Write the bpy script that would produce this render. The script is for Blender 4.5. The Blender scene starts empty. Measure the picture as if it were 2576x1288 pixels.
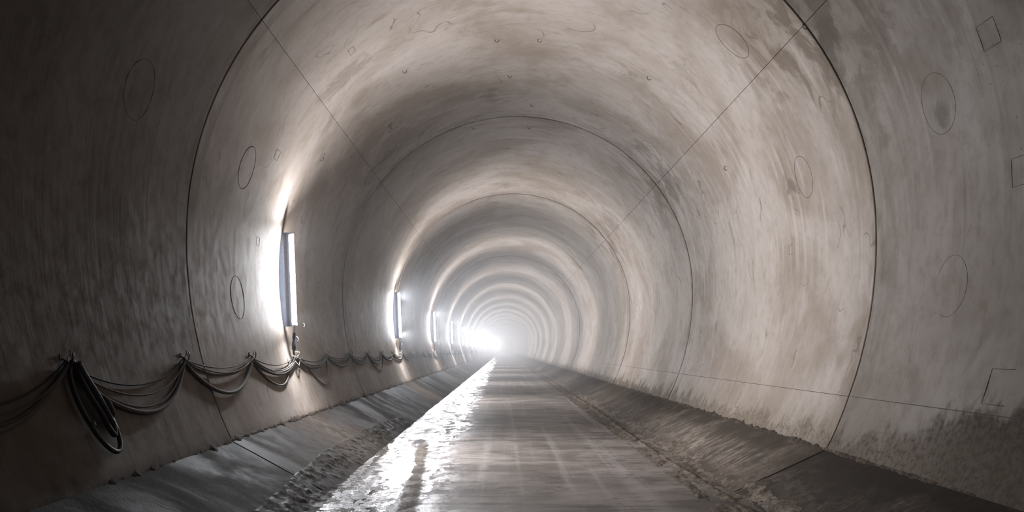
import bpy, math, random
from mathutils import Vector, Matrix, noise
random.seed(7)
sc = bpy.context.scene
COL = sc.collection
PI = math.pi

# ------------------------------------------------------------------ camera, world, exposure
W, H = 2576.0, 1288.0
FPX = 2229.0                      # focal length in pixels
VX, VY = 1267.0, 880.0            # vanishing point of the straight tunnel (lens shift)
CAM = Vector((-0.32, 0.0, 1.66))
cd = bpy.data.cameras.new('camera')
cam = bpy.data.objects.new('camera', cd)
COL.objects.link(cam)
cam.location = CAM
cam.rotation_euler = (PI / 2, 0, 0)
cd.sensor_width = 36.0
cd.lens = FPX / W * 36.0
cd.shift_x = (W / 2 - VX) / W
cd.shift_y = (VY - H / 2) / W
cd.clip_start = 0.05
cd.clip_end = 900
sc.camera = cam
world = bpy.data.worlds.new('world')
sc.world = world
world.use_nodes = True
world.node_tree.nodes['Background'].inputs[0].default_value = (0.5, 0.55, 0.6, 1)
world.node_tree.nodes['Background'].inputs[1].default_value = 0.01
sc.view_settings.view_transform = 'Standard'
sc.view_settings.look = 'None'
sc.view_settings.gamma = 1
sc.view_settings.use_curve_mapping = False
sc.view_settings.exposure = -0.12
cy = sc.cycles
cy.use_denoising = True
cy.max_bounces = 5
cy.diffuse_bounces = 4
cy.glossy_bounces = 3
cy.transparent_max_bounces = 8
cy.volume_bounces = 1
cy.use_adaptive_sampling = True
cy.adaptive_threshold = 0.03
cy.sample_clamp_indirect = 6.0
cy.use_light_tree = True
TUBE_STRENGTH = 330.0
LAMP_W = 590.0
CROWN_FILL_W = 330.0
LOW_FILL_W = 330.0
LAMP_ANG = 72.0
LAMP_SPREAD = 155.0
TUBE_COLOUR = (0.93, 0.95, 1.0)
HAZE_NEAR, HAZE_FAR = 0.0008, 0.0080

# ------------------------------------------------------------------ tunnel profile
ZC, R0 = 2.996, 4.0               # centre height and radius of the round lining
JY0, BL = 10.27, 10.0             # first joint ahead, block length
Y0, Y1 = -29.73, 370.27
def prof_r(phi):                  # phi: degrees above horizontal through the centre
    pts = [(-37.5, 4.250), (-36, 4.232), (-27, 4.132), (-17.2, 4.058), (-8, 4.015), (0, 4.0), (90, 4.0)]
    if phi <= pts[0][0]: return pts[0][1]
    for (a, ra), (b, rb) in zip(pts, pts[1:]):
        if phi <= b:
            return ra + (rb - ra) * (phi - a) / (b - a)
    return 4.0
def ring_pt(theta, dr=0.0):       # theta: radians from crown, right positive
    phi = 90 - abs(math.degrees(theta))
    r = prof_r(phi) + dr
    return r * math.sin(theta), ZC + r * math.cos(theta)
TH_L, TH_R = -math.radians(90 + 34.4), math.radians(90 + 35.9)
SEAM_L, SEAM_R = -math.radians(90 - 38.6), math.radians(90 - 37.6)
def wall_x(z, side=-1):           # wall x at height z
    lo, hi = math.radians(20), math.radians(128)
    for _ in range(30):
        m = (lo + hi) / 2
        if ring_pt(m)[1] > z: lo = m
        else: hi = m
    return side * ring_pt(lo)[0]
def wall_hit(px, py, off=0.0):    # where a sight line meets the lining
    d = Vector(((px - VX) / FPX, 1.0, -(py - VY) / FPX))
    lo, hi = 0.5, 400
    for _ in range(50):
        t = (lo + hi) / 2
        p = CAM + d * t
        th = math.atan2(p.x, p.z - ZC)
        rr = prof_r(90 - abs(math.degrees(th))) - off
        if math.hypot(p.x, p.z - ZC) < rr: lo = t
        else: hi = t
    return p
def th_of(p): return math.atan2(p.x, p.z - ZC)
def bench_z(x):
    if x < 0: return 0.542 * (-x - 2.36)
    return 0.467 * (x - 2.338)

# ------------------------------------------------------------------ mesh helpers
class MB:
    def __init__(s): s.v = []; s.f = []
    def quad(s, a, b, c, d):
        n = len(s.v); s.v += [a, b, c, d]; s.f.append((n, n + 1, n + 2, n + 3))
    def grid(s, rows):
        n = len(s.v); c = len(rows[0])
        for r in rows: s.v += r
        for i in range(len(rows) - 1):
            for j in range(c - 1):
                a = n + i * c + j
                s.f.append((a, a + 1, a + c + 1, a + c))
    def box(s, o, ax, ay, az, lx, ly, lz):
        n = len(s.v)
        for k in (-1, 1):
            for j in (-1, 1):
                for i in (-1, 1):
                    s.v.append(o + ax * (i * lx / 2) + ay * (j * ly / 2) + az * (k * lz / 2))
        for f in ((0, 2, 3, 1), (4, 5, 7, 6), (0, 1, 5, 4), (2, 6, 7, 3), (0, 4, 6, 2), (1, 3, 7, 5)):
            s.f.append(tuple(n + q for q in f))
    def tube(s, pts, r, sides=8, caps=True):
        pts = [Vector(p) for p in pts]
        n = len(s.v); prev = None; m = len(pts)
        for i, p in enumerate(pts):
            t = (pts[min(i + 1, m - 1)] - pts[max(i - 1, 0)])
            t = t.normalized() if t.length > 1e-9 else Vector((0, 0, 1))
            if prev is None:
                u = t.orthogonal().normalized()
            else:
                u = (prev - t * prev.dot(t))
                u = u.normalized() if u.length > 1e-6 else t.orthogonal().normalized()
            prev = u; w = t.cross(u)
            rr = r[i] if isinstance(r, (list, tuple)) else r
            for k in range(sides):
                a = 2 * PI * k / sides
                s.v.append(p + (u * math.cos(a) + w * math.sin(a)) * rr)
        for i in range(m - 1):
            for k in range(sides):
                a = n + i * sides + k; b = n + i * sides + (k + 1) % sides
                s.f.append((a, b, b + sides, a + sides))
        if caps:
            s.f.append(tuple(n + k for k in range(sides))[::-1])
            s.f.append(tuple(n + (m - 1) * sides + k for k in range(sides)))
    def build(s, name, mat, parent=None, smooth=True):
        me = bpy.data.meshes.new(name)
        me.from_pydata([tuple(v) for v in s.v], [], s.f)
        me.materials.append(mat)
        if smooth: me.polygons.foreach_set('use_smooth', [True] * len(me.polygons))
        me.update()
        o = bpy.data.objects.new(name, me); COL.objects.link(o)
        if parent is not None: o.parent = parent
        return o
def tag(o, label=None, cat=None, group=None, kind=None):
    if label: o['label'] = label
    if cat: o['category'] = cat
    if group: o['group'] = group
    if kind: o['kind'] = kind
    return o
def struct(o, label=None):
    o['kind'] = 'structure'
    if label: o['label'] = label
    return o
def empty(name, loc):
    o = bpy.data.objects.new(name, None); COL.objects.link(o); o.location = loc
    o.empty_display_size = 0.1
    return o
def flatten(ob, deg=35):
    ob.data.shade_smooth() if hasattr(ob.data, 'shade_smooth') else None
    try: ob.data.set_sharp_from_angle(angle=math.radians(deg))
    except Exception: pass
    return ob

# ------------------------------------------------------------------ node helper
class NT:
    def __init__(s, name):
        s.m = bpy.data.materials.new(name); s.m.use_nodes = True
        s.t = s.m.node_tree; s.n = s.t.nodes; s.b = s.n['Principled BSDF']
        s.geo = s.n.new('ShaderNodeNewGeometry')
        sx = s.n.new('ShaderNodeSeparateXYZ'); s.t.links.new(s.geo.outputs['Position'], sx.inputs[0])
        s.X, s.Y, s.Z = sx.outputs
    def _in(s, sock, v):
        if isinstance(v, bpy.types.NodeSocket): s.t.links.new(v, sock)
        elif isinstance(v, tuple) and len(v) == 3 and sock.type == 'RGBA': sock.default_value = (*v, 1)
        else: sock.default_value = v
    def math(s, op, a, b=0.0, c=0.0, clamp=False):
        n = s.n.new('ShaderNodeMath'); n.operation = op; n.use_clamp = clamp
        s._in(n.inputs[0], a); s._in(n.inputs[1], b); s._in(n.inputs[2], c)
        return n.outputs[0]
    def vec(s, x=0.0, y=0.0, z=0.0):
        n = s.n.new('ShaderNodeCombineXYZ')
        for i, v in enumerate((x, y, z)): s._in(n.inputs[i], v)
        return n.outputs[0]
    def noise(s, v, scale=1.0, detail=4, rough=0.55, dist=0.0):
        n = s.n.new('ShaderNodeTexNoise'); s._in(n.inputs['Vector'], v)
        n.inputs['Scale'].default_value = scale; n.inputs['Detail'].default_value = detail
        n.inputs['Roughness'].default_value = rough; n.inputs['Distortion'].default_value = dist
        return n.outputs['Fac']
    def voro(s, v, scale):
        n = s.n.new('ShaderNodeTexVoronoi'); s._in(n.inputs['Vector'], v); n.inputs['Scale'].default_value = scale
        return n.outputs['Distance']
    def ss(s, v, a, b, lo=0.0, hi=1.0):
        n = s.n.new('ShaderNodeMapRange'); n.interpolation_type = 'SMOOTHSTEP'
        s._in(n.inputs[0], v)
        for i, q in enumerate((a, b, lo, hi)): s._in(n.inputs[i + 1], q)
        return n.outputs[0]
    def mix(s, f, a, b, mode='MIX'):
        n = s.n.new('ShaderNodeMix'); n.data_type = 'RGBA'; n.blend_type = mode
        s._in(n.inputs[0], f); s._in(n.inputs[6], a); s._in(n.inputs[7], b)
        return n.outputs[2]
    def mul(s, a, b): return s.math('MULTIPLY', a, b)
    def add(s, a, b): return s.math('ADD', a, b)
    def bump(s, h, strength=0.3, dist=0.02, normal=None):
        n = s.n.new('ShaderNodeBump'); s._in(n.inputs['Height'], h)
        n.inputs['Strength'].default_value = strength; n.inputs['Distance'].default_value = dist
        if normal is not None: s.t.links.new(normal, n.inputs['Normal'])
        return n.outputs[0]
    def out(s, col, rough, normal=None, spec=0.5):
        s._in(s.b.inputs['Base Color'], col); s._in(s.b.inputs['Roughness'], rough)
        s._in(s.b.inputs['Specular IOR Level'], spec)
        if normal is not None: s.t.links.new(normal, s.b.inputs['Normal'])
        return s.m
def plain(name, col, rough=0.6, metal=0.0, spec=0.5):
    k = NT(name)
    nz = k.noise(k.vec(k.X, k.Y, k.Z), 22, 4)
    c = k.mix(nz, tuple(q * 0.75 for q in col), tuple(min(1, q * 1.25) for q in col))
    k.b.inputs['Metallic'].default_value = metal
    return k.out(c, rough, k.bump(nz, 0.15, 0.003), spec)

# ------------------------------------------------------------------ lining concrete
def lining_material():
    k = NT('formed_concrete')
    th = k.math('ARCTAN2', k.X, k.math('SUBTRACT', k.Z, ZC))
    v = k.mul(th, 4.0); u = k.Y
    blk = k.math('FLOOR', k.math('DIVIDE', k.math('SUBTRACT', u, JY0), BL))
    p = k.vec(u, v, k.mul(blk, 7.31))
    # warped coordinates make the smears drift along the lining
    wz = k.noise(p, 0.5, 3)
    vv = k.add(v, k.mul(wz, 3.0))
    uu = k.add(u, k.mul(wz, 1.0))
    big = k.noise(p, 0.42, 5, 0.6, 0.6)
    med = k.noise(k.vec(k.mul(uu, 1.5), k.mul(v, 0.85), k.mul(blk, 3.7)), 1.0, 6, 0.62, 0.8)
    c = k.mix(k.ss(big, 0.33, 0.66), (0.187, 0.148, 0.116), (0.296, 0.253, 0.221))
    c = k.mix(k.ss(med, 0.52, 0.72, 0, 0.55), c, (0.159, 0.119, 0.084))
    # pale lime bloom
    bl = k.noise(k.vec(k.mul(uu, 0.8), k.mul(v, 0.4), k.add(k.mul(blk, 1.7), 9.0)), 1.3, 5, 0.6, 0.5)
    c = k.mix(k.ss(bl, 0.52, 0.75, 0, 0.55), c, (0.349, 0.306, 0.281))
    # streaks along the circumference from the forms
    st = k.noise(k.vec(k.mul(u, 5.0), k.mul(vv, 0.22), blk), 1.0, 5, 0.6)
    c = k.mix(k.ss(st, 0.55, 0.75, 0, 0.42), c, (0.125, 0.096, 0.070))
    st2 = k.noise(k.vec(k.mul(u, 3.2), k.mul(v, 0.12), k.add(blk, 5)), 1.0, 3, 0.5)
    # broad pale ribs on the side walls
    side = k.mul(k.ss(v, 2.4, 4.2), k.ss(v, 6.0, 7.0, 1, 0))
    rib = k.mul(k.ss(k.math('SINE', k.add(k.mul(u, 21.0), k.mul(st2, 9.0))), 0.35, 0.95), side)
    rib = k.mul(rib, k.ss(k.noise(k.vec(k.mul(u, 1.2), k.mul(v, 0.7), blk), 1.0, 3), 0.42, 0.62))
    c = k.mix(k.mul(rib, 0.38), c, (0.362, 0.314, 0.286))
    # tide marks: thin wandering contour lines
    tn = k.noise(k.vec(uu, k.mul(v, 0.8), k.mul(blk, 2.3)), 0.75, 3, 0.45, 0.5)
    line = k.ss(k.math('ABSOLUTE', k.math('SUBTRACT', tn, 0.555)), 0.0, 0.0055, 1, 0)
    line = k.mul(k.mul(line, k.ss(k.noise(p, 0.9, 2), 0.50, 0.62)), k.ss(u, 10.0, 10.5, 0.15, 1))
    c = k.mix(k.mul(line, 0.75), c, (0.081, 0.058, 0.041))
    # panel lines of the travelling form, every 1.25 m
    fr = k.math('FRACT', k.math('DIVIDE', k.math('SUBTRACT', u, JY0), 1.25))
    pl = k.ss(k.math('ABSOLUTE', k.math('SUBTRACT', fr, 0.5)), 0.4935, 0.4985)
    pl = k.mul(pl, k.ss(k.noise(p, 0.6, 2), 0.45, 0.6))
    c = k.mix(k.mul(pl, 0.45), c, (0.106, 0.081, 0.065))
    # brown leak stains beside the ring joints
    jd = k.mul(k.math('PINGPONG', k.math('SUBTRACT', u, JY0), BL / 2), 1.0)
    jn = k.noise(k.vec(k.mul(u, 2.5), k.mul(v, 0.8), blk), 1.0, 5, 0.65)
    js = k.mul(k.ss(jd, 0.0, 0.75, 1, 0), k.ss(jn, 0.42, 0.62))
    c = k.mix(k.mul(js, 0.62), c, (0.115, 0.084, 0.057))
    # leak stains along the right shoulder seam
    sd = k.math('ABSOLUTE', k.math('SUBTRACT', v, 4 * SEAM_R - 0.0))
    sn = k.noise(k.vec(k.mul(uu, 1.3), k.mul(v, 0.9), k.add(blk, 3)), 1.3, 6, 0.65, 0.7)
    sm = k.mul(k.ss(sd, 0.1, 1.8, 1, 0), k.ss(sn, 0.45, 0.57))
    jr = k.ss(jd, 0.3, 3.2, 1, 0.12)
    c = k.mix(k.mul(k.mul(sm, jr), 0.85), c, (0.094, 0.067, 0.043))
    # individual stains, set out by hand
    STN = k.noise(k.vec(k.mul(u, 2.6), k.mul(v, 2.2), 0.0), 1.0, 5, 0.65, 1.2)
    for (px, py, r, sx_, amt) in STAINS:
        h = wall_hit(px, py); hv = 4 * th_of(h)
        du = k.mul(k.math('SUBTRACT', uu, h.y + 0.5), 1.0 / (r * sx_)); dv = k.mul(k.math('SUBTRACT', v, hv), 1.0 / r)
        dd = k.math('SQRT', k.add(k.mul(du, du), k.mul(dv, dv)))
        dd = k.add(dd, k.mul(k.math('SUBTRACT', STN, 0.5), 4.5))
        c = k.mix(k.ss(dd, 0.2, 1.3, amt * 0.8, 0), c, (0.075, 0.055, 0.038))
    fm = k.noise(k.vec(k.mul(u, 6.0), k.mul(v, 4.5), 1.0), 1.0, 5, 0.75)
    c = k.mix(k.ss(fm, 0.48, 0.70, 0, 0.30), c, (0.155, 0.125, 0.095))
    gr = k.noise(k.vec(u, v, 0.0), 55.0, 3, 0.8)
    c = k.mix(k.ss(gr, 0.50, 0.75, 0, 0.22), c, (0.12, 0.10, 0.08))
    # air holes
    pore = k.ss(k.voro(k.vec(k.mul(u, 1.0), k.mul(v, 0.8), 0.0), 13.0), 0.06, 0.14, 1, 0)
    pm = k.ss(k.noise(k.vec(k.mul(u, 0.9), v, 4.0), 0.55, 3, 0.6), 0.55, 0.66)
    pm = k.mul(pm, k.ss(v, 2.8, 4.6))
    pm = k.math('MAXIMUM', pm, k.mul(k.mul(k.ss(v, 4.3, 5.3), k.ss(v, 6.2, 6.8, 1, 0)), k.mul(k.ss(u, 8.4, 7.6), k.ss(u, 5.0, 6.0))))
    pz = k.noise(k.vec(u, v, 2.0), 6.0, 2)
    pore = k.mul(k.mul(pore, pm), k.ss(pz, 0.46, 0.54))
    c = k.mix(k.mul(pore, 0.75), c, (0.044, 0.032, 0.024))
    # mud thrown against the foot of the wall
    corner = k.ss(k.X, -1, 1, ZC + 4.223 * math.sin(math.radians(-34.4)), ZC + 4.235 * math.sin(math.radians(-35.9)))
    hb = k.math('SUBTRACT', k.Z, corner)
    gn = k.noise(k.vec(k.mul(u, 2.2), k.mul(k.Z, 1.6), 0.0), 1.0, 6, 0.7)
    gtop = k.add(k.mul(k.math('SUBTRACT', gn, 0.5), k.ss(k.X, -1, 1, 0.25, 1.25)), k.add(k.ss(k.X, -1, 1, -0.03, 0.13), k.mul(k.ss(k.X, 0, 1), k.ss(u, 6.5, 10.0, 0.55, 0))))
    g = k.ss(k.math('SUBTRACT', hb, gtop), -0.05, 0.16, 1, 0)
    sp = k.ss(k.noise(k.vec(u, k.Z, 0), 17.0, 4, 0.7), 0.42, 0.60)
    far = k.math('MAXIMUM', k.ss(u, 15, 26, 0.35, 0.95), k.mul(k.ss(u, 7.0, 10.2, 0.85, 0), k.ss(sp, 0, 1, 0.72, 1)))
    c = k.mix(k.mul(g, k.math('MAXIMUM', k.mul(sp, 0.85), far)), c, (0.047, 0.036, 0.027))
    # lower wall a little yellower where spray dries
    low = k.mul(k.ss(hb, 0.25, 0.62, 1, 0), k.ss(k.X, -1, 1, 0.05, 0.35))
    c = k.mix(low, c, (0.137, 0.108, 0.078))
    # the block we stand in and those behind are darker; the others differ a little
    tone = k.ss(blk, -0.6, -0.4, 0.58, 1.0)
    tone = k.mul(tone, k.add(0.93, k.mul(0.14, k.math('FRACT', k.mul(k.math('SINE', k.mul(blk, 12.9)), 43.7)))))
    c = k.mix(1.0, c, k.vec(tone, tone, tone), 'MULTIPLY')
    # bump
    ch = k.add(k.mul(k.noise(k.vec(u, v, 0), 30, 2, 0.65), 0.10), k.mul(st, 0.45))
    ch = k.add(ch, k.mul(k.noise(p, 1.1, 3), 0.9))
    nb = k.bump(ch, 0.45, 0.018)
    rough = k.ss(med, 0.35, 0.7, 0.62, 0.82)
    return k.out(c, k.ss(fm, 0.4, 0.65, 0.66, 0.82), nb, k.mul(k.math('SUBTRACT', 1.0, k.mul(g, 0.85)), 0.125))
STAINS = [(2075, 75, 0.30, 1.0, 0.85), (1985, 470, 0.16, 1.6, 0.85), (1270, 465, 0.42, 1.4, 0.5), (1240, 245, 0.22, 2.2, 0.6),
          (1540, 560, 0.5, 1.6, 0.6), (1690, 455, 0.55, 1.0, 0.6), (870, 190, 0.45, 0.8, 0.5), (1600, 190, 0.25, 1.2, 0.35),
          (1730, 180, 0.3, 1.0, 0.35), (2230, 350, 0.14, 2.0, 0.5), (945, 430, 0.6, 0.8, 0.5), (2370, 285, 0.12, 1.2, 0.7), (1620, 380, 0.35, 0.8, 0.7), (1560, 430, 0.3, 0.8, 0.6), (2090, 170, 0.3, 0.7, 0.6), (990, 380, 0.4, 0.8, 0.5)]
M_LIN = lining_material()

def bench_material():
    k = NT('invert_concrete')
    p = k.vec(k.X, k.Y, 0.0)
    a = k.noise(p, 0.8, 6, 0.65, 0.6)
    sc_ = k.noise(k.vec(k.mul(k.add(k.X, k.mul(k.Y, 0.35)), 1.4), k.mul(k.math('SUBTRACT', k.Y, k.mul(k.X, 0.35)), 11.0), 0), 1.0, 5, 0.7)
    c = k.mix(k.ss(a, 0.38, 0.64), (0.068, 0.053, 0.041), (0.158, 0.126, 0.101))
    c = k.mix(k.mul(k.ss(sc_, 0.5, 0.66), k.ss(k.noise(p, 0.55, 3), 0.45, 0.6)), c, (0.232, 0.192, 0.162))
    # dark grime by the wall foot and a lighter scoured zone lower on the right bench
    foot = k.mul(k.ss(k.X, 2.75, 3.25), k.ss(k.noise(k.vec(k.mul(k.Y, 0.5), k.X, 3), 2.2, 4), 0.30, 0.52))
    c = k.mix(k.mul(foot, 0.92), c, (0.045, 0.034, 0.025))
    pm = k.mul(k.ss(k.Y, 10.5, 12.0), k.ss(k.Y, 17.5, 20.0, 1, 0))
    pm = k.mul(pm, k.mul(k.ss(k.X, 2.45, 2.62), k.ss(k.X, 2.95, 3.2, 1, 0)))
    c = k.mix(k.mul(k.mul(pm, k.ss(sc_, 0.42, 0.62)), 0.75), c, (0.270, 0.225, 0.190))
    c = k.mix(k.ss(k.math('ABSOLUTE', k.X), 2.3, 2.75, 0.65, 0), c, (0.055, 0.044, 0.033))
    lf = k.mul(k.ss(k.X, -1, 1, 0.33, 0.92), k.ss(k.Y, 10.26, 10.28, 0.60, 1.0))  # left bench colour lowered to offset surplus lamp light; near block darker too
    fsp = k.noise(k.vec(k.mul(k.X, 9.0), k.mul(k.Y, 6.0), 2), 1.0, 8, 0.78)
    c = k.mix(k.ss(fsp, 0.46, 0.60, 0, 0.55), c, (0.035, 0.029, 0.023))
    c = k.mix(k.ss(fsp, 0.36, 0.28, 0, 0.35), c, (0.30, 0.26, 0.23))
    spl = k.ss(k.noise(k.vec(k.mul(k.X, 2.5), k.mul(k.Y, 1.6), 6), 1.0, 7, 0.7, 0.6), 0.48, 0.62)
    c = k.mix(k.mul(spl, 0.6), c, (0.045, 0.037, 0.030))
    far = k.ss(k.Y, 17, 26)
    c = k.mix(k.mul(far, k.mul(0.6, k.ss(a, 0.3, 0.6, 1, 0.4))), c, (0.045, 0.036, 0.029))
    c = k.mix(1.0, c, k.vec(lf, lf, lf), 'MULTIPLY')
    h = k.add(k.noise(p, 26, 5, 0.7), k.mul(sc_, 0.4))
    return k.out(c, k.ss(a, 0.4, 0.6, 0.6, 0.85), k.bump(h, 0.5, 0.012), 0.04)
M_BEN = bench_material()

def road_material():
    k = NT('mud_stained_road_concrete')
    x, y = k.X, k.Y
    tr = k.noise(k.vec(k.mul(x, 0.35), k.mul(y, 2.6), 0), 1.0, 8, 0.70)           # scraped transverse bands
    tr2 = k.noise(k.vec(k.mul(x, 0.7), k.mul(y, 1.1), 4), 1.0, 4, 0.6, 0.4)
    lo = k.noise(k.vec(k.mul(x, 3.6), k.mul(y, 0.05), 2), 1.0, 4, 0.6)            # wheel tracks
    fine = k.noise(k.vec(x, y, 0), 24, 5, 0.7)
    c = k.mix(k.ss(tr2, 0.36, 0.64), (0.098, 0.080, 0.068), (0.193, 0.165, 0.146))
    c = k.mix(k.ss(lo, 0.50, 0.64, 0, 0.45), c, (0.261, 0.236, 0.218))
    c = k.mix(k.ss(tr, 0.53, 0.70, 0, 0.85), c, (0.025, 0.020, 0.017))
    c = k.mix(k.mul(k.ss(fine, 0.55, 0.72), k.ss(tr2, 0.5, 0.35)), c, (0.020, 0.017, 0.014))
    mot = k.noise(k.vec(k.mul(x, 4.0), k.mul(y, 5.0), 7), 1.0, 9, 0.78)
    c = k.mix(k.mul(k.ss(mot, 0.48, 0.62, 0, 0.75), k.ss(k.noise(k.vec(k.mul(x, 1.1), k.mul(y, 0.6), 1), 1.0, 3), 0.42, 0.6, 0.15, 1)), c, (0.031, 0.026, 0.021))
    # wetness: soaked along the left edge, damp film to the middle
    wx = k.add(x, k.mul(k.math('SUBTRACT', k.noise(k.vec(k.mul(x, 0.8), k.mul(y, 0.22), 8), 1.0, 5, 0.6), 0.5), 1.4))
    wet = k.ss(wx, -1.55, -0.75, 1, 0)
    damp = k.ss(wx, -0.7, 1.5, 1, 0)
    c = k.mix(k.mul(wet, 0.55), c, (0.023, 0.019, 0.018))
    dry = k.ss(k.add(k.mul(tr, 0.6), k.mul(fine, 0.4)), 0.40, 0.62)
    pat = k.ss(k.noise(k.vec(k.mul(x, 5.0), k.mul(y, 2.0), 3), 1.0, 8, 0.75), 0.44, 0.58)
    rough = k.add(k.mul(dry, 0.22), k.ss(damp, 0, 1, 0.62, 0.42))
    rough = k.math('SUBTRACT', rough, k.mul(wet, k.ss(pat, 0, 1, 0.34, -0.05)))
    rough = k.math('MAXIMUM', rough, 0.14)
    lnz = k.mul(k.math('SUBTRACT', fine, 0.5), 0.16)
    lx = k.math('ABSOLUTE', k.add(k.add(x, 1.32), k.add(k.mul(k.math('SUBTRACT', y, 9.0), 0.064), lnz)))
    lane = k.mul(k.ss(lx, 0.06, 0.13, 1, 0), k.ss(y, 15.0, 17.0, 1, 0))
    c = k.mix(k.mul(lane, 0.85), c, (0.085, 0.070, 0.056))
    rough = k.add(rough, k.mul(lane, 0.55))
    h = k.add(k.mul(k.noise(k.vec(x, y, 0), 38, 5, 0.7), 0.5), k.mul(tr, 0.35))
    h = k.add(h, k.mul(k.noise(k.vec(k.mul(x, 1.0), k.mul(y, 0.8), 0), 9, 4), 0.6))
    return k.out(c, rough, k.bump(h, 0.42, 0.012), k.ss(wet, 0, 1, 0.16, k.ss(pat, 0, 1, 0.30, 0.10)))
M_ROAD = road_material()

def mud_material(name, dark, light, r0, r1, sp_=0.05):
    k = NT(name)
    p = k.vec(k.X, k.Y, k.Z)
    a = k.noise(p, 5, 6, 0.7, 0.5); b = k.noise(p, 30, 4, 0.7)
    c = k.mix(k.ss(k.add(k.mul(a, 0.6), k.mul(b, 0.4)), 0.42, 0.62), dark, light)
    h = k.add(k.mul(a, 0.6), k.mul(b, 0.6))
    rgh = k.ss(a, 0.4, 0.62, r0, r1)
    if name == 'wet_mud':
        m_ = k.ss(k.X, -2.30, -2.0)
        tiny = k.noise(p, 70, 2, 0.6)
        rgh = k.math('SUBTRACT', rgh, k.mul(m_, k.ss(tiny, 0.42, 0.55, 0.0, 0.5)))
        rgh = k.math('MAXIMUM', rgh, 0.2)
        sp_ = k.ss(m_, 0, 1, 0.02, 0.28)
        h = k.add(h, k.mul(tiny, k.mul(m_, 0.5)))
    return k.out(c, rgh, k.bump(h, 0.8, 0.02), sp_)
M_MUD = mud_material('wet_mud', (0.012, 0.010, 0.008), (0.060, 0.048, 0.038), 0.45, 0.95, 0.07)
M_DIRT = mud_material('dry_dirt', (0.052, 0.040, 0.030), (0.193, 0.156, 0.126), 0.6, 0.85)
M_CRUST = mud_material('dark_mortar_crust', (0.023, 0.016, 0.013), (0.084, 0.063, 0.046), 0.75, 0.95)
def water_material():
    k = NT('muddy_water')
    w = k.noise(k.vec(k.X, k.mul(k.Y, 0.45), 0), 14, 6, 0.7)
    w2 = k.noise(k.vec(k.mul(k.X, 3), k.mul(k.Y, 0.5), 0), 2, 3, 0.6)
    return k.out((0.035, 0.030, 0.026), k.ss(w2, 0.35, 0.65, 0.09, 0.17), k.bump(w, 0.30, 0.010), 0.16)
M_WATER = water_material()
M_JOINT = plain('joint_filler', (0.016, 0.014, 0.011), 0.9, 0, 0.1)
M_LINE = plain('hairline_groove', (0.075, 0.062, 0.052), 0.95, 0, 0.05)
M_STEEL = plain('rusty_steel', (0.07, 0.055, 0.045), 0.55, 0.4)
M_CABLE = plain('dusty_cable', (0.085, 0.074, 0.064), 0.85, 0, 0.2)
M_CABLE_B = plain('black_cable', (0.03, 0.028, 0.027), 0.8, 0, 0.2)
M_HOSE = plain('black_rubber_hose', (0.014, 0.013, 0.013), 0.6)
M_HOUSING = plain('blue_grey_housing', (0.17, 0.20, 0.27), 0.6)
M_TAPE = plain('dark_blue_tape', (0.02, 0.022, 0.04), 0.45)
M_CLEAR = plain('pale_plastic', (0.55, 0.56, 0.6), 0.3)
M_WIRE = plain('pale_wire', (0.55, 0.52, 0.46), 0.5)
def tube_material():
    m = bpy.data.materials.new('lit_tube'); m.use_nodes = True
    b = m.node_tree.nodes['Principled BSDF']
    b.inputs['Base Color'].default_value = (0.8, 0.8, 0.8, 1)
    b.inputs['Emission Color'].default_value = (*TUBE_COLOUR, 1)
    b.inputs['Emission Strength'].default_value = TUBE_STRENGTH
    return m
M_TUBE = tube_material()

# ------------------------------------------------------------------ lining: walls, crown, joints
GW = 0.029                         # half width of a ring joint
blocks = []
y = JY0 - 4 * BL
while y < Y1 - 1:
    blocks.append((y, y + BL, random.uniform(-0.012, 0.012)))
    y += BL
def lining_part(name, ta, tb, lipa, lipb):
    mb = MB()
    for (a, b, dr) in blocks:
        near = 0 <= a < 60
        n = max(6, int(abs(tb - ta) / (0.045 if near else 0.09)))
        ths = [ta + (tb - ta) * i / n for i in range(n + 1)]
        nd = 6 if near else 2
        ys = [(a + GW, 0.05), (a + GW, 0.008), (a + GW + 0.008, 0.0)]
        ys += [(a + (b - a) * j / nd, 0.0) for j in range(1, nd)]
        ys += [(b - GW - 0.008, 0.0), (b - GW, 0.008), (b - GW, 0.05)]
        rows = []
        for (yy, out) in ys:
            row = []
            for i, t in enumerate(ths):
                x, z = ring_pt(t, dr + out); row.append(Vector((x, yy, z)))
            # little lips turn outward at the seams
            if lipa: x, z = ring_pt(ths[0], dr + out + 0.03); row.insert(0, Vector((x, yy, z)))
            if lipb: x, z = ring_pt(ths[-1], dr + out + 0.03); row.append(Vector((x, yy, z)))
            rows.append(row)
        mb.grid(rows)
    o = mb.build(name, M_LIN)
    try: o.data.set_sharp_from_angle(angle=math.radians(40))
    except Exception: pass
    return struct(o)
SG = 0.0009                        # half width of the shoulder seams, radians
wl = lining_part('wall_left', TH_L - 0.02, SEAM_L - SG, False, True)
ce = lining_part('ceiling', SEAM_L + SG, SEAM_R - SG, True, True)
wr = lining_part('wall_right', SEAM_R + SG, TH_R + 0.02, True, False)
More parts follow.
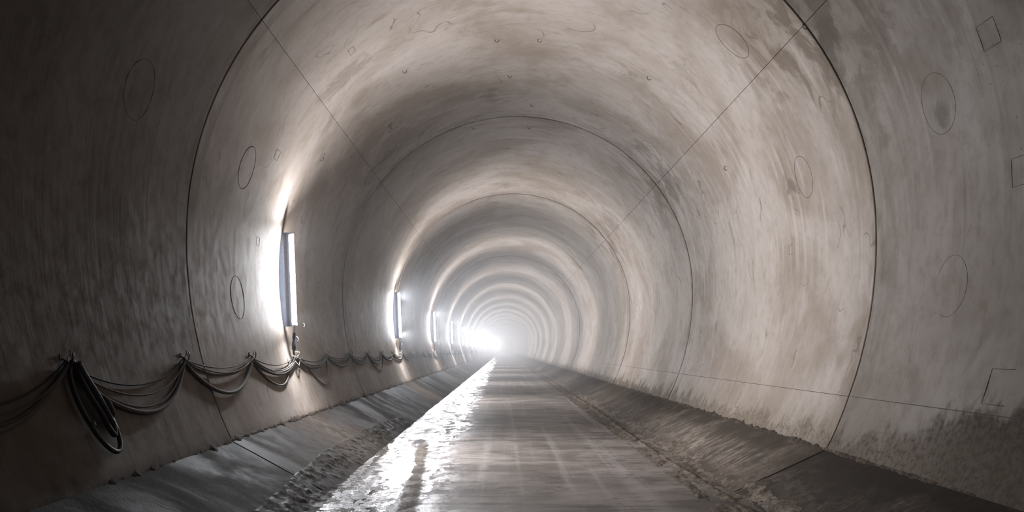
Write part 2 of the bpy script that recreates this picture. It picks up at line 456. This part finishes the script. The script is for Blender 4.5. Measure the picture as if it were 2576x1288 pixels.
# dark filler standing in each ring joint (one trim per joint), running down across the benches
ti = 1
for (a, b, dr) in blocks:
    if a < 0: continue
    mb = MB()
    n = 96 if a < 80 else 48
    row = []
    tA, tB = TH_L - 0.01, TH_R + 0.01
    for dep, yy in ((0.10, a - GW - 0.012), (0.040, a - GW - 0.001), (0.040, a + GW + 0.001), (0.10, a + GW + 0.012)):
        r_ = []
        for i in range(n + 1):
            x, z = ring_pt(tA + (tB - tA) * i / n, dep); r_.append(Vector((x, yy, z)))
        row.append(r_)
    mb.grid(row)
    for sgn, xs in ((-1, [3.50, 3.3, 3.1, 2.9, 2.72]), (1, [3.44, 3.3, 3.1, 2.9, 2.72])):
        rr = []
        for dz, yy in ((-0.05, a - 0.022), (0.004, a - 0.020), (0.004, a + 0.020), (-0.05, a + 0.022)):
            rr.append([Vector((sgn * x, yy, bench_z(sgn * x) + dz)) for x in xs])
        mb.grid(rr)
    struct(mb.build('trim_%d' % ti, M_JOINT), 'dark joint line ringing the tunnel lining'); ti += 1
# the backs of the two shoulder seams
for th0 in (SEAM_L, SEAM_R):
    mb = MB(); rows = []
    for yy in (Y0, Y1):
        rows.append([Vector((ring_pt(th0 + d, 0.028)[0], yy, ring_pt(th0 + d, 0.028)[1])) for d in (-0.006, 0.006)])
    mb.grid(rows)
    struct(mb.build('trim_%d' % ti, M_LINE), 'thin straight seam along the tunnel shoulder'); ti += 1
# faint seam along the lower right wall
mb = MB(); th0 = math.radians(90 + 27.0)
def dr_at(yy):
    for (a, b, d) in blocks:
        if a <= yy < b: return d
    return 0.0
def on_wall(th, yy, off):
    x, z = ring_pt(th, dr_at(yy) - off); return Vector((x, yy, z))
pts = [on_wall(th0, yy, 0.0005) for yy in [6 + i * 0.5 for i in range(60)]]
mb.tube(pts, 0.004, 5)
struct(mb.build('trim_%d' % ti, M_LINE), 'faint straight line along the foot of the right wall'); ti += 1

# round and square outlines left by the form's windows: parts of the lining
def arc_on_wall(c, a0, a1, r, n=48, rad=0.0045):
    th = th_of(c); pts = []
    for i in range(n + 1):
        a = a0 + (a1 - a0) * i / n
        t2 = th + r * math.sin(a) / 4.0
        pts.append(on_wall(t2, c.y + r * math.cos(a), 0.000))
    return pts
for (px, py, a0, a1) in [(621, 422, 0, 360), (598, 748, 0, 360), (348, 225, 0, 360), (2363, 260, 0, 360), (2022, 445, 0, 360),
                         (1843, 103, 0, 360), (2395, 720, 60, 330), (1452, 60, -30, 120), (1640, 378, 40, 250)]:
    c = wall_hit(px, py); th = th_of(c)
    par = wl if th < SEAM_L else (wr if th > SEAM_R else ce)
    mb = MB(); mb.tube(arc_on_wall(c, math.radians(a0), math.radians(a1), 0.295), 0.0042 if c.y > 9 else 0.0028, 5)
    mb.build('round_outline', M_LINE, par)
for (px, py, w_, h_) in [(697, 390, 0.20, 0.14), (649, 607, 0.14, 0.12), (885, 128, 0.22, 0.10), (2568, 430, 0.22, 0.24), (1990, 628, 0.16, 0.14),
                         (2490, 85, 0.26, 0.22), (2515, 975, 0.34, 0.30), (1700, 620, 0.15, 0.12), (1330, 412, 0.2, 0.12)]:
    c = wall_hit(px, py); th = th_of(c)
    par = wl if th < SEAM_L else (wr if th > SEAM_R else ce)
    mb = MB()
    q = [(-1, -1), (1, -1), (1, 1), (-1, 1)]
    for i in range(random.choice((3, 4, 4))):
        (ax, ay), (bx, by) = q[i], q[(i + 1) % 4]
        mb.tube([on_wall(th + ay * h_ / 8, c.y + ax * w_ / 2, 0), on_wall(th + by * h_ / 8, c.y + bx * w_ / 2, 0)], 0.003, 5)
    mb.build('square_outline', M_LINE, par)

# ------------------------------------------------------------------ benches, road
def bench(name, side):
    mb = MB()
    xs = [2.30, 2.45, 2.6, 2.75, 2.9, 3.05, 3.2, 3.35, 3.52 if side < 0 else 3.46]
    a0 = Y0
    for (a, b, dr) in blocks:
        near = 0 <= a < 60
        nd = 20 if near else 3
        rows = []
        for j in range(nd + 1):
            yy = a + GW + (b - a - 2 * GW) * j / nd
            rows.append([Vector((side * x, yy, bench_z(side * x) + 0.004 * noise.noise(Vector((x * 2, yy, 3))))) for x in xs])
        first = [v + Vector((0, 0, -0.06)) for v in rows[0]]
        last = [v + Vector((0, 0, -0.06)) for v in rows[-1]]
        mb.grid([first] + rows + [last])
    o = mb.build(name, M_BEN)
    try: o.data.set_sharp_from_angle(angle=math.radians(40))
    except Exception: pass
    return struct(o)
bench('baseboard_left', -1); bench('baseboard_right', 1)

def fbm(x, y, z, o=4):
    return noise.fractal(Vector((x, y, z)), 0.9, 2.1, o)
def road_z(x, y):
    z = 0.010 * fbm(x * 0.8, y * 0.35, 1.0, 3) + 0.0035 * fbm(x * 6, y * 5, 2.0, 3)
    # shallow hollow along the left edge that holds the water
    d = -0.024 * math.exp(-((x + 1.62 + 0.22 * math.sin(y * 0.21)) / 0.42) ** 2)
    z += d * (0.75 + 0.5 * noise.noise(Vector((x * 0.6, y * 0.12, 5))))
    z += 0.011 * math.exp(-((x + 1.6) / 0.7) ** 2) * fbm(x * 2.2, y * 0.9, 8.0, 4)
    z += 0.006 * math.exp(-((x + 1.75) / 0.6) ** 2) * fbm(x * 13, y * 7, 3.0, 3)
    if y < 17: z += 0.016 * math.exp(-((x + 1.32 + 0.064 * (y - 9)) / 0.09) ** 2) * min(1, max(0, (17 - y) / 2))
    # wheel grooves wandering through the puddle
    for k_, off in enumerate((-1.95, -1.78, -1.45, -1.30)):
        xc = off + 0.12 * math.sin(y * 0.35 + k_) 
        z -= 0.006 * math.exp(-((x - xc) / 0.035) ** 2)
    return z
ys = []
y = Y0
while y < Y1:
    ys.append(y)
    y += 2.0 if y < 6 else (0.06 if y < 16 else (0.10 if y < 26 else (0.3 if y < 50 else (1.5 if y < 120 else 10))))
ys.append(Y1)
xs = [-2.40 + 4.75 * i / 110 for i in range(111)]
mb = MB(); mb.grid([[Vector((x, yy, road_z(x, yy))) for x in xs] for yy in ys])
struct(mb.build('floor', M_ROAD))

# standing water
mb = MB(); rows = []
yl = [7 + i * 0.5 for i in range(0, 300)]
for yy in yl:
    rows.append([Vector((x, yy, -0.0205)) for x in (-2.36, -2.0, -1.6, -1.2, -0.8)])
mb.grid(rows)
tag(mb.build('puddle', M_WATER), 'long shallow puddle shining along the left side of the road', 'water', kind='stuff')

# mud piled on the left bench, churned by wheels
def interp(tab, y):
    if y <= tab[0][0]: return tab[0][1]
    for (a, va), (b, vb) in zip(tab, tab[1:]):
        if y <= b: return va + (vb - va) * (y - a) / (b - a)
    return tab[-1][1]
EDGE = [(5, -2.66), (8.3, -2.68), (12.2, -2.86), (15.5, -2.84), (19, -2.70), (23, -2.56), (30, -2.46), (60, -2.42), (140, -2.40)]
mb = MB(); rows = []
y = 6.0
while y < 130:
    e = interp(EDGE, y) + 0.03 * noise.noise(Vector((y * 1.5, 0, 0)))
    r_ = -1.80 + 0.15 * noise.noise(Vector((y * 0.5, 2, 0))) - min(0.40, max(0, y - 11) * 0.05)
    row = []
    n = 60
    for i in range(n + 1):
        s = i / n; x = e + (r_ - e) * s
        base = max(bench_z(x), road_z(x, y) + 0.004)
        amp = min(1, s * 9) * min(1, (1 - s) * 6)
        vd = noise.voronoi(Vector((x * 8 + 0.6 * noise.noise(Vector((x * 5, y * 5, 1))), y * 7, 0.3)))[0]
        clod = max(0.0, 0.55 - vd[0]) * (0.4 + 0.9 * (0.5 + 0.5 * noise.noise(Vector((x * 2, y * 1.3, 7)))))
        zone = min(1.0, max(0.12, (0.62 - s) * 4))
        h = amp * zone * (0.008 + 0.050 * clod + 0.010 * fbm(x * 4, y * 0.8, 0, 3)) + 0.004 * amp * fbm(x * 34, y * 20, 4, 3) + 0.004 * amp
        h += 0.014 * (0.8 + 0.8 * fbm(1, y * 3, 3, 3)) * math.exp(-((s - 0.06) / 0.022) ** 2)                       # ridge squeezed to the outside
        tread = 0.5 + 0.5 * math.sin(y * 26 + 3 * s)
        for sc_ in (0.30, 0.52, 0.78):
            gz = math.exp(-((s - sc_ - 0.04 * math.sin(y * 0.7)) / 0.055) ** 2)
            h -= 0.012 * gz; h += 0.008 * gz * tread
        fade = 1 if y < 17 else max(0.25, 1 - (y - 17) / 9)
        row.append(Vector((x, y, base - 0.012 + h * fade + (0.004 if y < 20 else -0.001))))
    rows.append(row)
    y += 0.035 if y < 17 else (0.10 if y < 30 else (0.5 if y < 60 else 2.5))
mb.grid(rows)
tag(mb.build('mud', M_MUD), 'churned wet mud with tyre ruts along the left edge of the road', 'mud', kind='stuff')

# dry dirt strip on the right edge
mb = MB(); rows = []
y = 5.0
while y < 150:
    row = []
    for i in range(51):
        s = i / 50; x = 1.74 + 0.04 * noise.noise(Vector((y * 0.8, 7, 0))) + (1.02 if y < 30 else 0.9) * s
        base = max(bench_z(x), 0.004)
        amp = min(1, s * 12) * min(1, (1 - s) * 4)
        h = 0.022 * amp * (0.55 + 0.8 * fbm(x * 5, y * 1.4, 9, 4)) + 0.012 * amp * fbm(x * 22, y * 12, 4, 3)
        h += 0.030 * math.exp(-((x - 2.17 - 0.05 * math.sin(y * 0.3)) / 0.045) ** 2) * (0.6 + 0.8 * fbm(3, y * 3, 4, 3))
        h -= 0.020 * math.exp(-((x - 1.80) / 0.03) ** 2)
        row.append(Vector((x, y, base - 0.010 + h)))
    rows.append(row)
    y += 0.05 if y < 18 else (0.12 if y < 32 else (0.6 if y < 60 else 3))
mb.grid(rows)
tag(mb.build('dirt', M_DIRT), 'crumbly dry dirt strip between the road and the right bench', 'dirt', kind='stuff')

# ragged mortar crust in the two wall corners
for side, lab in ((-1, 'ragged dark mortar crust along the foot of the left wall'), (1, 'crumbling dark crust along the foot of the right wall')):
    mb = MB(); rows = []
    xc = 3.486 if side < 0 else 3.426
    y = 7.0
    while y < 60:
        n1 = fbm(y * 1.3, side, 0, 4); n2 = fbm(y * 6, side, 5, 4)
        w_ = max(0.003, 0.030 + 0.045 * n1 + 0.035 * n2)
        if side > 0: w_ *= 0.8
        top = Vector((wall_x(bench_z(side * xc) + w_ * 0.9, side) , y, bench_z(side * xc) + w_ * 0.9))
        mid = Vector((side * (xc - 0.008 - 0.22 * w_ - 0.006 * noise.noise(Vector((y * 20, 1, side)))), y, bench_z(side * xc) + 0.16 * w_ + 0.006))
        bot = Vector((side * (xc - w_ * 1.1), y, bench_z(side * (xc - w_ * 1.1)) + 0.0))
        t0 = Vector((top.x + side * 0.004, y, top.z)); b0 = bot + Vector((0, 0, -0.03))
        rows.append([t0, top, mid, bot, b0])
        y += 0.03 if y < 22 else 0.1
    mb.grid(rows)
    tag(mb.build('mortar_crust', M_CRUST), lab, 'mortar', kind='stuff')

# ------------------------------------------------------------------ lamps
TILT = 0.48
LAMP_Y = [14.52 + 14.9 * i for i in range(24)]
def lamp_curve(z, y, off=0.0):     # wall point behind the fixture
    return Vector((wall_x(z) + off, y, z))
def make_lamp(y0):
    zt, zb = 1.66 + 1.92, 1.66 + 0.38
    root = empty('wall_lamp', (wall_x((zt + zb) / 2), y0, zb))
    O = Vector(root.location)
    top = Vector((-0.32 - 3.510, y0, zt)); bot = Vector((-0.32 - 3.450, y0, zb))
    a = (top - bot).normalized()
    ang = math.radians(74)
    p = Vector((math.cos(ang), math.sin(ang), 0)); n = Vector((math.sin(ang), -math.cos(ang), 0))
    L = (top - bot).length; mid = (top + bot) / 2
    # tube with end caps
    mb = MB(); mb.tube([top - a * 0.05 - O + n * 0.035, bot + a * 0.05 - O + n * 0.035], 0.034, 14)
    mb.build('light_tube', M_TUBE, root)
    for e, s in ((top, -1), (bot, 1)):
        mb = MB(); mb.tube([e - O + n * 0.035, e + a * s * 0.05 - O + n * 0.035], 0.038, 12)
        mb.build('end_cap', M_CLEAR, root)
    # straight trough behind the tube
    mb = MB(); mb.box(mid - O - n * 0.022, p, n, a, 0.06, 0.04, L)
    mb.build('housing', M_HOUSING, root, smooth=False)
    # backing board whose inner edge is straight and whose outer edge follows the wall
    mb = MB(); m = 24; fr = []; bk = []
    for i in range(m + 1):
        q = bot + (top - bot) * (i / m)
        outer = Vector((wall_x(q.z) + 0.004, y0, q.z)); inner = q + Vector((-0.030, 0.0, 0))
        fr.append([outer - O, inner - O]); bk.append([outer - O + Vector((0, 0.014, 0)), inner - O + Vector((0, 0.014, 0))])
    mb.grid([[f[0] for f in fr], [f[1] for f in fr], [b[1] for b in bk], [b[0] for b in bk], [f[0] for f in fr]])
    for e in (0, m):
        mb.quad(fr[e][0], fr[e][1], bk[e][1], bk[e][0])
    mb.build('backing_board', M_HOUSING, root, smooth=False)
    # brackets
    for s in (0.12, 0.88):
        q = bot + (top - bot) * s; w = wall_x(q.z)
        mb = MB(); mb.box(Vector(((q.x + w) / 2 - 0.02, y0 + 0.05, q.z)) - O, Vector((1, 0, 0)), Vector((0, 1, 0)), Vector((0, 0, 1)), abs(q.x - w), 0.05, 0.03)
        mb.build('bracket', M_STEEL, root, smooth=False)
    # added area lights: the tube's main throw, plus fills for crown and lower wall
    for (watt, lang, tilt, along, hh) in ((LAMP_W, LAMP_ANG, 0.0, 0.0, L - 0.12), (CROWN_FILL_W, LAMP_ANG, 0.75, 0.60, 0.22), (LOW_FILL_W, 86.0, -0.75, -0.62, 0.20)):
     ld = bpy.data.lights.new('added_tube_light', 'AREA'); ld.shape = 'RECTANGLE'
     ld.size = 0.07; ld.size_y = hh; ld.energy = watt; ld.color = TUBE_COLOUR; ld.spread = math.radians(LAMP_SPREAD)
     lo = bpy.data.objects.new('added_tube_light', ld); COL.objects.link(lo); lo.parent = root
     n2 = Vector((math.sin(math.radians(lang)), -math.cos(math.radians(lang)), tilt)).normalized()
     zc_ = n2; yc_ = (a - zc_ * a.dot(zc_)).normalized(); xc_ = (-zc_).cross(yc_) * -1
     xc_ = yc_.cross(-zc_ * -1)
     mt = Matrix((xc_, yc_, zc_)).transposed(); mt = mt @ Matrix.Rotation(PI, 3, 'Y')
     lo.matrix_local = Matrix.Translation(mid - O + n * 0.078 + a * along) @ mt.to_4x4()
    # lead: pale connector, taped plug, cable down to the hook
    hz = 1.555
    hook = Vector((wall_x(hz) + 0.05, y0 + 0.05, hz + 0.01))
    p0 = bot + n * 0.02; p1 = p0.lerp(hook, 0.22); p2 = p0.lerp(hook, 0.30); p3 = p0.lerp(hook, 0.82)
    mb = MB(); mb.tube([p0 - O, p1 - O], 0.018, 8); mb.build('connector', M_CLEAR, root)
    mb = MB(); mb.tube([p1 - O, p1.lerp(p3, .2) - O, p1.lerp(p3, .5) - O, p1.lerp(p3, .55) - O, p1.lerp(p3, .9) - O, p3 - O], [0.024, 0.028, 0.022, 0.03, 0.032, 0.022], 10)
    mb.build('plug', M_TAPE, root)
    c = p1.lerp(p3, 0.4) + Vector((0.035, 0.02, 0))
    mb = MB(); mb.tube([c - O + Vector((0.03 * math.cos(t), 0.012 * math.sin(t), 0.05 * math.sin(t))) for t in [i * PI / 8 for i in range(-3, 10)]], 0.010, 6)
    mb.build('hanging_loop', M_HOSE, root)
    mb = MB(); mb.tube([p3 - O, p3.lerp(hook, .5) - O, hook - O], 0.017, 8); mb.build('power_lead', M_HOSE, root)
    # pale tie wires curled round the junction
    mb = MB()
    for (cx, cz, ra, rb, t0, t1) in ((0.05, 0.01, 0.20, 0.05, 0, 6.0), (-0.01, -0.10, 0.16, 0.07, 2.6, 7.2), (-0.05, 0.02, 0.30, 0.04, 3.4, 6.5)):
        pts = []
        for i in range(22):
            t = t0 + (t1 - t0) * i / 21
            yy = hook.y + cx + 0.15 + ra * math.cos(t); zz = hook.z + cz + rb * math.sin(t)
            pts.append(Vector((wall_x(zz) + 0.06 + 0.02 * math.sin(2 * t), yy, zz)) - O)
        mb.tube(pts, 0.007, 6)
    mb.build('tie_wire', M_WIRE, root)
    return root
def copy_tree(o, parent=None, skip=False):
    c = o.copy(); COL.objects.link(c)
    if parent is not None: c.parent = parent
    for ch in [q for q in o.children if not (skip and q.type == 'LIGHT' and q.data.energy < 500)]: copy_tree(ch, c, skip)
    return c
lamp0 = make_lamp(LAMP_Y[0])
ORD = ['nearest and largest', 'second nearest', 'third nearest', 'fourth nearest', 'fifth nearest', 'sixth nearest', 'seventh nearest', 'eighth nearest']
for i, yy in enumerate(LAMP_Y):
    o = lamp0 if i == 0 else copy_tree(lamp0, None, i > 9)
    o.location.y = yy
    if i < len(ORD):
        lab = '%s upright lit tube lamp on the left tunnel wall' % ORD[i]
    else:
        lab = 'tiny lit tube lamp merging into the distant glow on the left wall'
    tag(o, lab, 'lamp', 'lit tube lamps along the left wall')

# ------------------------------------------------------------------ cable hooks
HOOK_Z = 1.56
hooks_y = [-0.75 + 2.585 * i for i in range(1, 45)]
hooks_y = [y for y in hooks_y if y > 3]
def make_hook(y0):
    x0 = wall_x(HOOK_Z)
    root = empty('cable_hook', (x0, y0, HOOK_Z))
    mb = MB(); mb.box(Vector((0.004, 0, 0.02)), Vector((1, 0, 0)), Vector((0, 1, 0)), Vector((0, 0, 1)), 0.01, 0.05, 0.09)
    mb.build('wall_plate', M_STEEL, root, smooth=False)
    mb = MB()
    mb.tube([Vector((0, 0, 0.03)), Vector((0.05, 0, 0.01)), Vector((0.075, 0, -0.02)), Vector((0.095, 0, -0.005)), Vector((0.10, 0, 0.05)), Vector((0.092, 0.012, 0.075))], 0.007, 6)
    mb.build('hook_arm', M_STEEL, root)
    mb = MB()
    mb.tube([Vector((0.04, -0.02, -0.02)), Vector((0.07, -0.02, 0.045)), Vector((0.05, 0.03, 0.07)), Vector((0.06, 0.06, 0.03)), Vector((0.05, 0.04, 0.10))], 0.0035, 5)
    mb.build('tie_wire', M_STEEL, root)
    return root
hk = make_hook(hooks_y[0])
names = {1: 'steel wall hook carrying the hanging black hose coil, near the left edge', 2: 'steel wall hook just before the first ring joint',
         3: 'steel wall hook between the first ring joint and the nearest lamp', 4: 'steel wall hook right under the nearest lamp',
         5: 'steel wall hook just beyond the nearest lamp, by the loose cable loop'}
for i, yy in enumerate(hooks_y):
    if i == 0: continue            # beyond the left edge of the view
    o = hk if i == 1 else copy_tree(hk)
    o.location.y = yy
    tag(o, names.get(i, 'small steel hook holding up the cables far along the left wall'), 'hook', 'cable hooks on the left wall')

# ------------------------------------------------------------------ cables draped from hook to hook
def cable(name, r, sagf, off, mat, label, drop=0.0, y_end=115.0, sides=8, skew=0.0):
    mb = MB(); pts = []
    for i in range(len(hooks_y) - 1):
        a, b = hooks_y[i], hooks_y[i + 1]
        if a > y_end: break
        sag = sagf(i); n = 18 if a < 40 else 10
        rnd = random.Random(hash((label[:9], i)) & 0xffff if False else (len(label) * 131 + i))
        sk = skew + rnd.uniform(-0.06, 0.06)
        for j in range(n):
            s = j / n
            f = 4 * s * (1 - s) * (1 + sk * (2 * s - 1) * 2)
            f = f ** 0.9
            z = HOOK_Z - 0.012 - drop - sag * f
            bulge = 0.004 * math.sin(PI * s)
            pts.append(Vector((wall_x(z) + off + bulge + (0.012 if j == 0 else 0), a + (b - a) * s, z)))
    mb.tube(pts, r, sides)
    return tag(mb.build(name, mat), label, 'cable', 'cables along the left wall')
def saglist(vals, tail, jitter, seed):
    rn = random.Random(seed); ext = [tail + rn.uniform(-jitter, jitter) for _ in range(60)]
    return lambda i: vals[i] if i < len(vals) else ext[i]
#          spans:   0(off left)  1      2     3     4     5
cable('power_cable', 0.022, saglist([0.42, 0.46, 0.40, 0.245, 0.21, 0.22, 0.20], 0.22, 0.04, 1), 0.032, M_CABLE,
      'thickest black cable, the deepest sagging of the bundle on the left wall', 0.012, sides=10)
cable('cable', 0.010, saglist([0.40, 0.42, 0.20, 0.20, 0.17, 0.16, 0.13], 0.15, 0.05, 2), 0.034, M_CABLE,
      'thin cable sagging just above the thickest one on the left wall')
cable('cable', 0.009, saglist([0.32, 0.31, 0.17, 0.22, 0.20, 0.12, 0.16], 0.13, 0.05, 3), 0.050, M_CABLE,
      'thin cable, middle of the bundle on the left wall')
cable('cable', 0.008, saglist([0.28, 0.235, 0.13, 0.14, 0.13, 0.09, 0.10], 0.10, 0.03, 4), 0.026, M_CABLE_B,
      'thin black cable, topmost and tautest of the bundle on the left wall', -0.02)
def loop_between(ya, yb, sag, r, label, skew=0.0, mat=None, offy=0.0):
    mb = MB(); pts = []
    for j in range(31):
        s = j / 30; f = (4 * s * (1 - s)) ** 0.8 * (1 + skew * (2 * s - 1))
        z = HOOK_Z - 0.03 - sag * f
        pts.append(Vector((wall_x(z) + 0.018, ya + (yb - ya) * s, z)))
    mb.tube(pts, r, 8)
    return tag(mb.build('cable_loop', mat or M_CABLE), label, 'cable')
h = hooks_y
loop_between(h[3] + 0.05, h[4] - 0.45, 0.40, 0.013, 'loose cable loop hanging left of the nearest lamp below the bundle', 0.15)
loop_between(h[4] + 0.5, h[5] - 0.05, 0.50, 0.012, 'loose cable loop hanging low just beyond the nearest lamp', 0.35)
loop_between(h[7] + 0.1, h[8] + 0.2, 0.42, 0.010, 'slack cable loop hanging between the nearest two lamps', 0.1)

# ------------------------------------------------------------------ hanging hose coils
def make_coil():
    root = empty('hose_coil', (0, 0, 0))
    def strand(pts2, r, name, mat, off):
        # smooth the (y, z) outline and lay it against the wall
        out = []
        m = len(pts2)
        for i in range(m - 1):
            p0 = pts2[max(i - 1, 0)]; p1 = pts2[i]; p2 = pts2[i + 1]; p3 = pts2[min(i + 2, m - 1)]
            for j in range(8):
                t = j / 8
                q = [0.5 * (2 * p1[k] + (p2[k] - p0[k]) * t + (2 * p0[k] - 5 * p1[k] + 4 * p2[k] - p3[k]) * t * t + (3 * p1[k] - p0[k] - 3 * p2[k] + p3[k]) * t ** 3) for k in (0, 1)]
                out.append(q)
        out.append(pts2[-1])
        mb = MB()
        mb.tube([Vector((wall_x(HOOK_Z + z) - wall_x(HOOK_Z) + off, y, z)) for (y, z) in out], r, 10)
        return mb.build(name, mat, root)
    strand([(0.03, -0.02), (-0.03, -0.10), (-0.04, -0.25), (0.00, -0.42), (0.10, -0.60), (0.22, -0.71), (0.33, -0.74), (0.42, -0.68), (0.45, -0.55), (0.42, -0.45)], 0.020, 'long_loop', M_HOSE, 0.06)
    strand([(0.05, 0.0), (0.07, -0.12), (0.14, -0.28), (0.22, -0.42), (0.27, -0.55), (0.32, -0.60), (0.36, -0.52), (0.33, -0.40)], 0.024, 'inner_loop', M_HOSE, 0.09)
    strand([(0.04, 0.01), (0.12, -0.05), (0.20, -0.16), (0.26, -0.28), (0.32, -0.40), (0.40, -0.50), (0.43, -0.58)], 0.022, 'outer_loop', M_HOSE, 0.07)
    strand([(0.05, 0.0), (0.10, -0.10), (0.18, -0.22), (0.25, -0.36), (0.30, -0.50)], 0.030, 'hose_bundle', M_HOSE, 0.11)
    mb = MB()
    mb.tube([Vector((wall_x(HOOK_Z + z) - wall_x(HOOK_Z) + 0.10, y, z)) for (y, z) in ((0.30, -0.30), (0.335, -0.34), (0.35, -0.44), (0.36, -0.46))], [0.03, 0.045, 0.045, 0.028], 12)
    mb.build('coupling', M_CABLE_B, root)
    mb = MB()
    mb.tube([Vector((wall_x(HOOK_Z - 0.5) - wall_x(HOOK_Z) + 0.085, 0.035, -0.475)), Vector((wall_x(HOOK_Z - 0.5) - wall_x(HOOK_Z) + 0.088, 0.05, -0.50))], 0.012, 8)
    mb.build('clip', M_CLEAR, root)
    return root
coil = make_coil()
coil.location = (wall_x(HOOK_Z), h[1], HOOK_Z)
tag(coil, 'black rubber hose coil hanging from the hook near the left edge', 'hose', 'hose coils hanging on the left wall')
c2 = copy_tree(coil); c2.location = (wall_x(HOOK_Z), 47.3, HOOK_Z)
tag(c2, 'small distant hose coil hanging near the third lamp', 'hose', 'hose coils hanging on the left wall')

# ------------------------------------------------------------------ small wire anchors in the lining
ANCH = [(1245, 100, 'curled steel wire stub in the ceiling, left of the ceiling centre hole'), (1353, 99, 'short dark steel stub in the ceiling, right of the curled one'),
        (1013, 180, 'small bent steel stub in the left part of the ceiling'), (805, 403, 'small hooked wire stub on the left wall below the seam'),
        (1630, 192, 'thin bent wire stub right of the ceiling centre'), (1826, 418, 'thin curved wire stub high on the bright right wall'),
        (762, 822, 'short pale stub on the left wall beside the nearest lamp foot'), (1278, 190, 'tiny dark stub in the ceiling before the second ring joint'),
        (1335, 263, 'tiny dark stub in the ceiling just before the second ring joint'), (1328, 318, 'tiny dark stub in the ceiling just past the second ring joint'),
        (2025, 58, 'rusty bolt head beside the first ring joint, upper right')]
for (px, py, lab) in ANCH:
    c = wall_hit(px, py); th = th_of(c)
    nrm = Vector((-math.sin(th), 0, -math.cos(th))); tng = Vector((math.cos(th), 0, -math.sin(th))); yv = Vector((0, 1, 0))
    s = 1.0 if c.y < 22 else 1.5
    if px == 762: s = 0.9
    mb = MB()
    mb.tube([Vector((0, 0, 0)) - nrm * 0.01, nrm * 0.03 * s, nrm * 0.045 * s + tng * 0.02 * s, nrm * 0.04 * s + tng * 0.05 * s + yv * 0.01, nrm * 0.02 * s + tng * 0.07 * s], 0.006 * s, 6)
    o = mb.build('wire_stub', M_WIRE if px == 762 else M_STEEL); o.location = c
    tag(o, lab, 'stub', 'wire stubs in the lining')

# ------------------------------------------------------------------ haze
def haze(name, y0, y1, dens, label):
    m = bpy.data.materials.new(name); m.use_nodes = True
    nt = m.node_tree; nt.nodes.clear()
    o_ = nt.nodes.new('ShaderNodeOutputMaterial'); v = nt.nodes.new('ShaderNodeVolumeScatter')
    v.inputs['Color'].default_value = (0.93, 0.96, 1.0, 1); v.inputs['Density'].default_value = dens
    v.inputs['Anisotropy'].default_value = 0.25
    nt.links.new(v.outputs[0], o_.inputs['Volume'])
    mb = MB(); mb.box(Vector((0, (y0 + y1) / 2, 3.2)), Vector((1, 0, 0)), Vector((0, 1, 0)), Vector((0, 0, 1)), 9.6, y1 - y0, 8.6)
    ob = mb.build(name, m, smooth=False)
    return tag(ob, label, 'haze', kind='stuff')
haze('haze', -8, 28, HAZE_NEAR, 'thin dusty haze filling the tunnel')
haze('haze', 28.03, 371, HAZE_FAR, 'thicker bright haze hiding the far end of the tunnel')
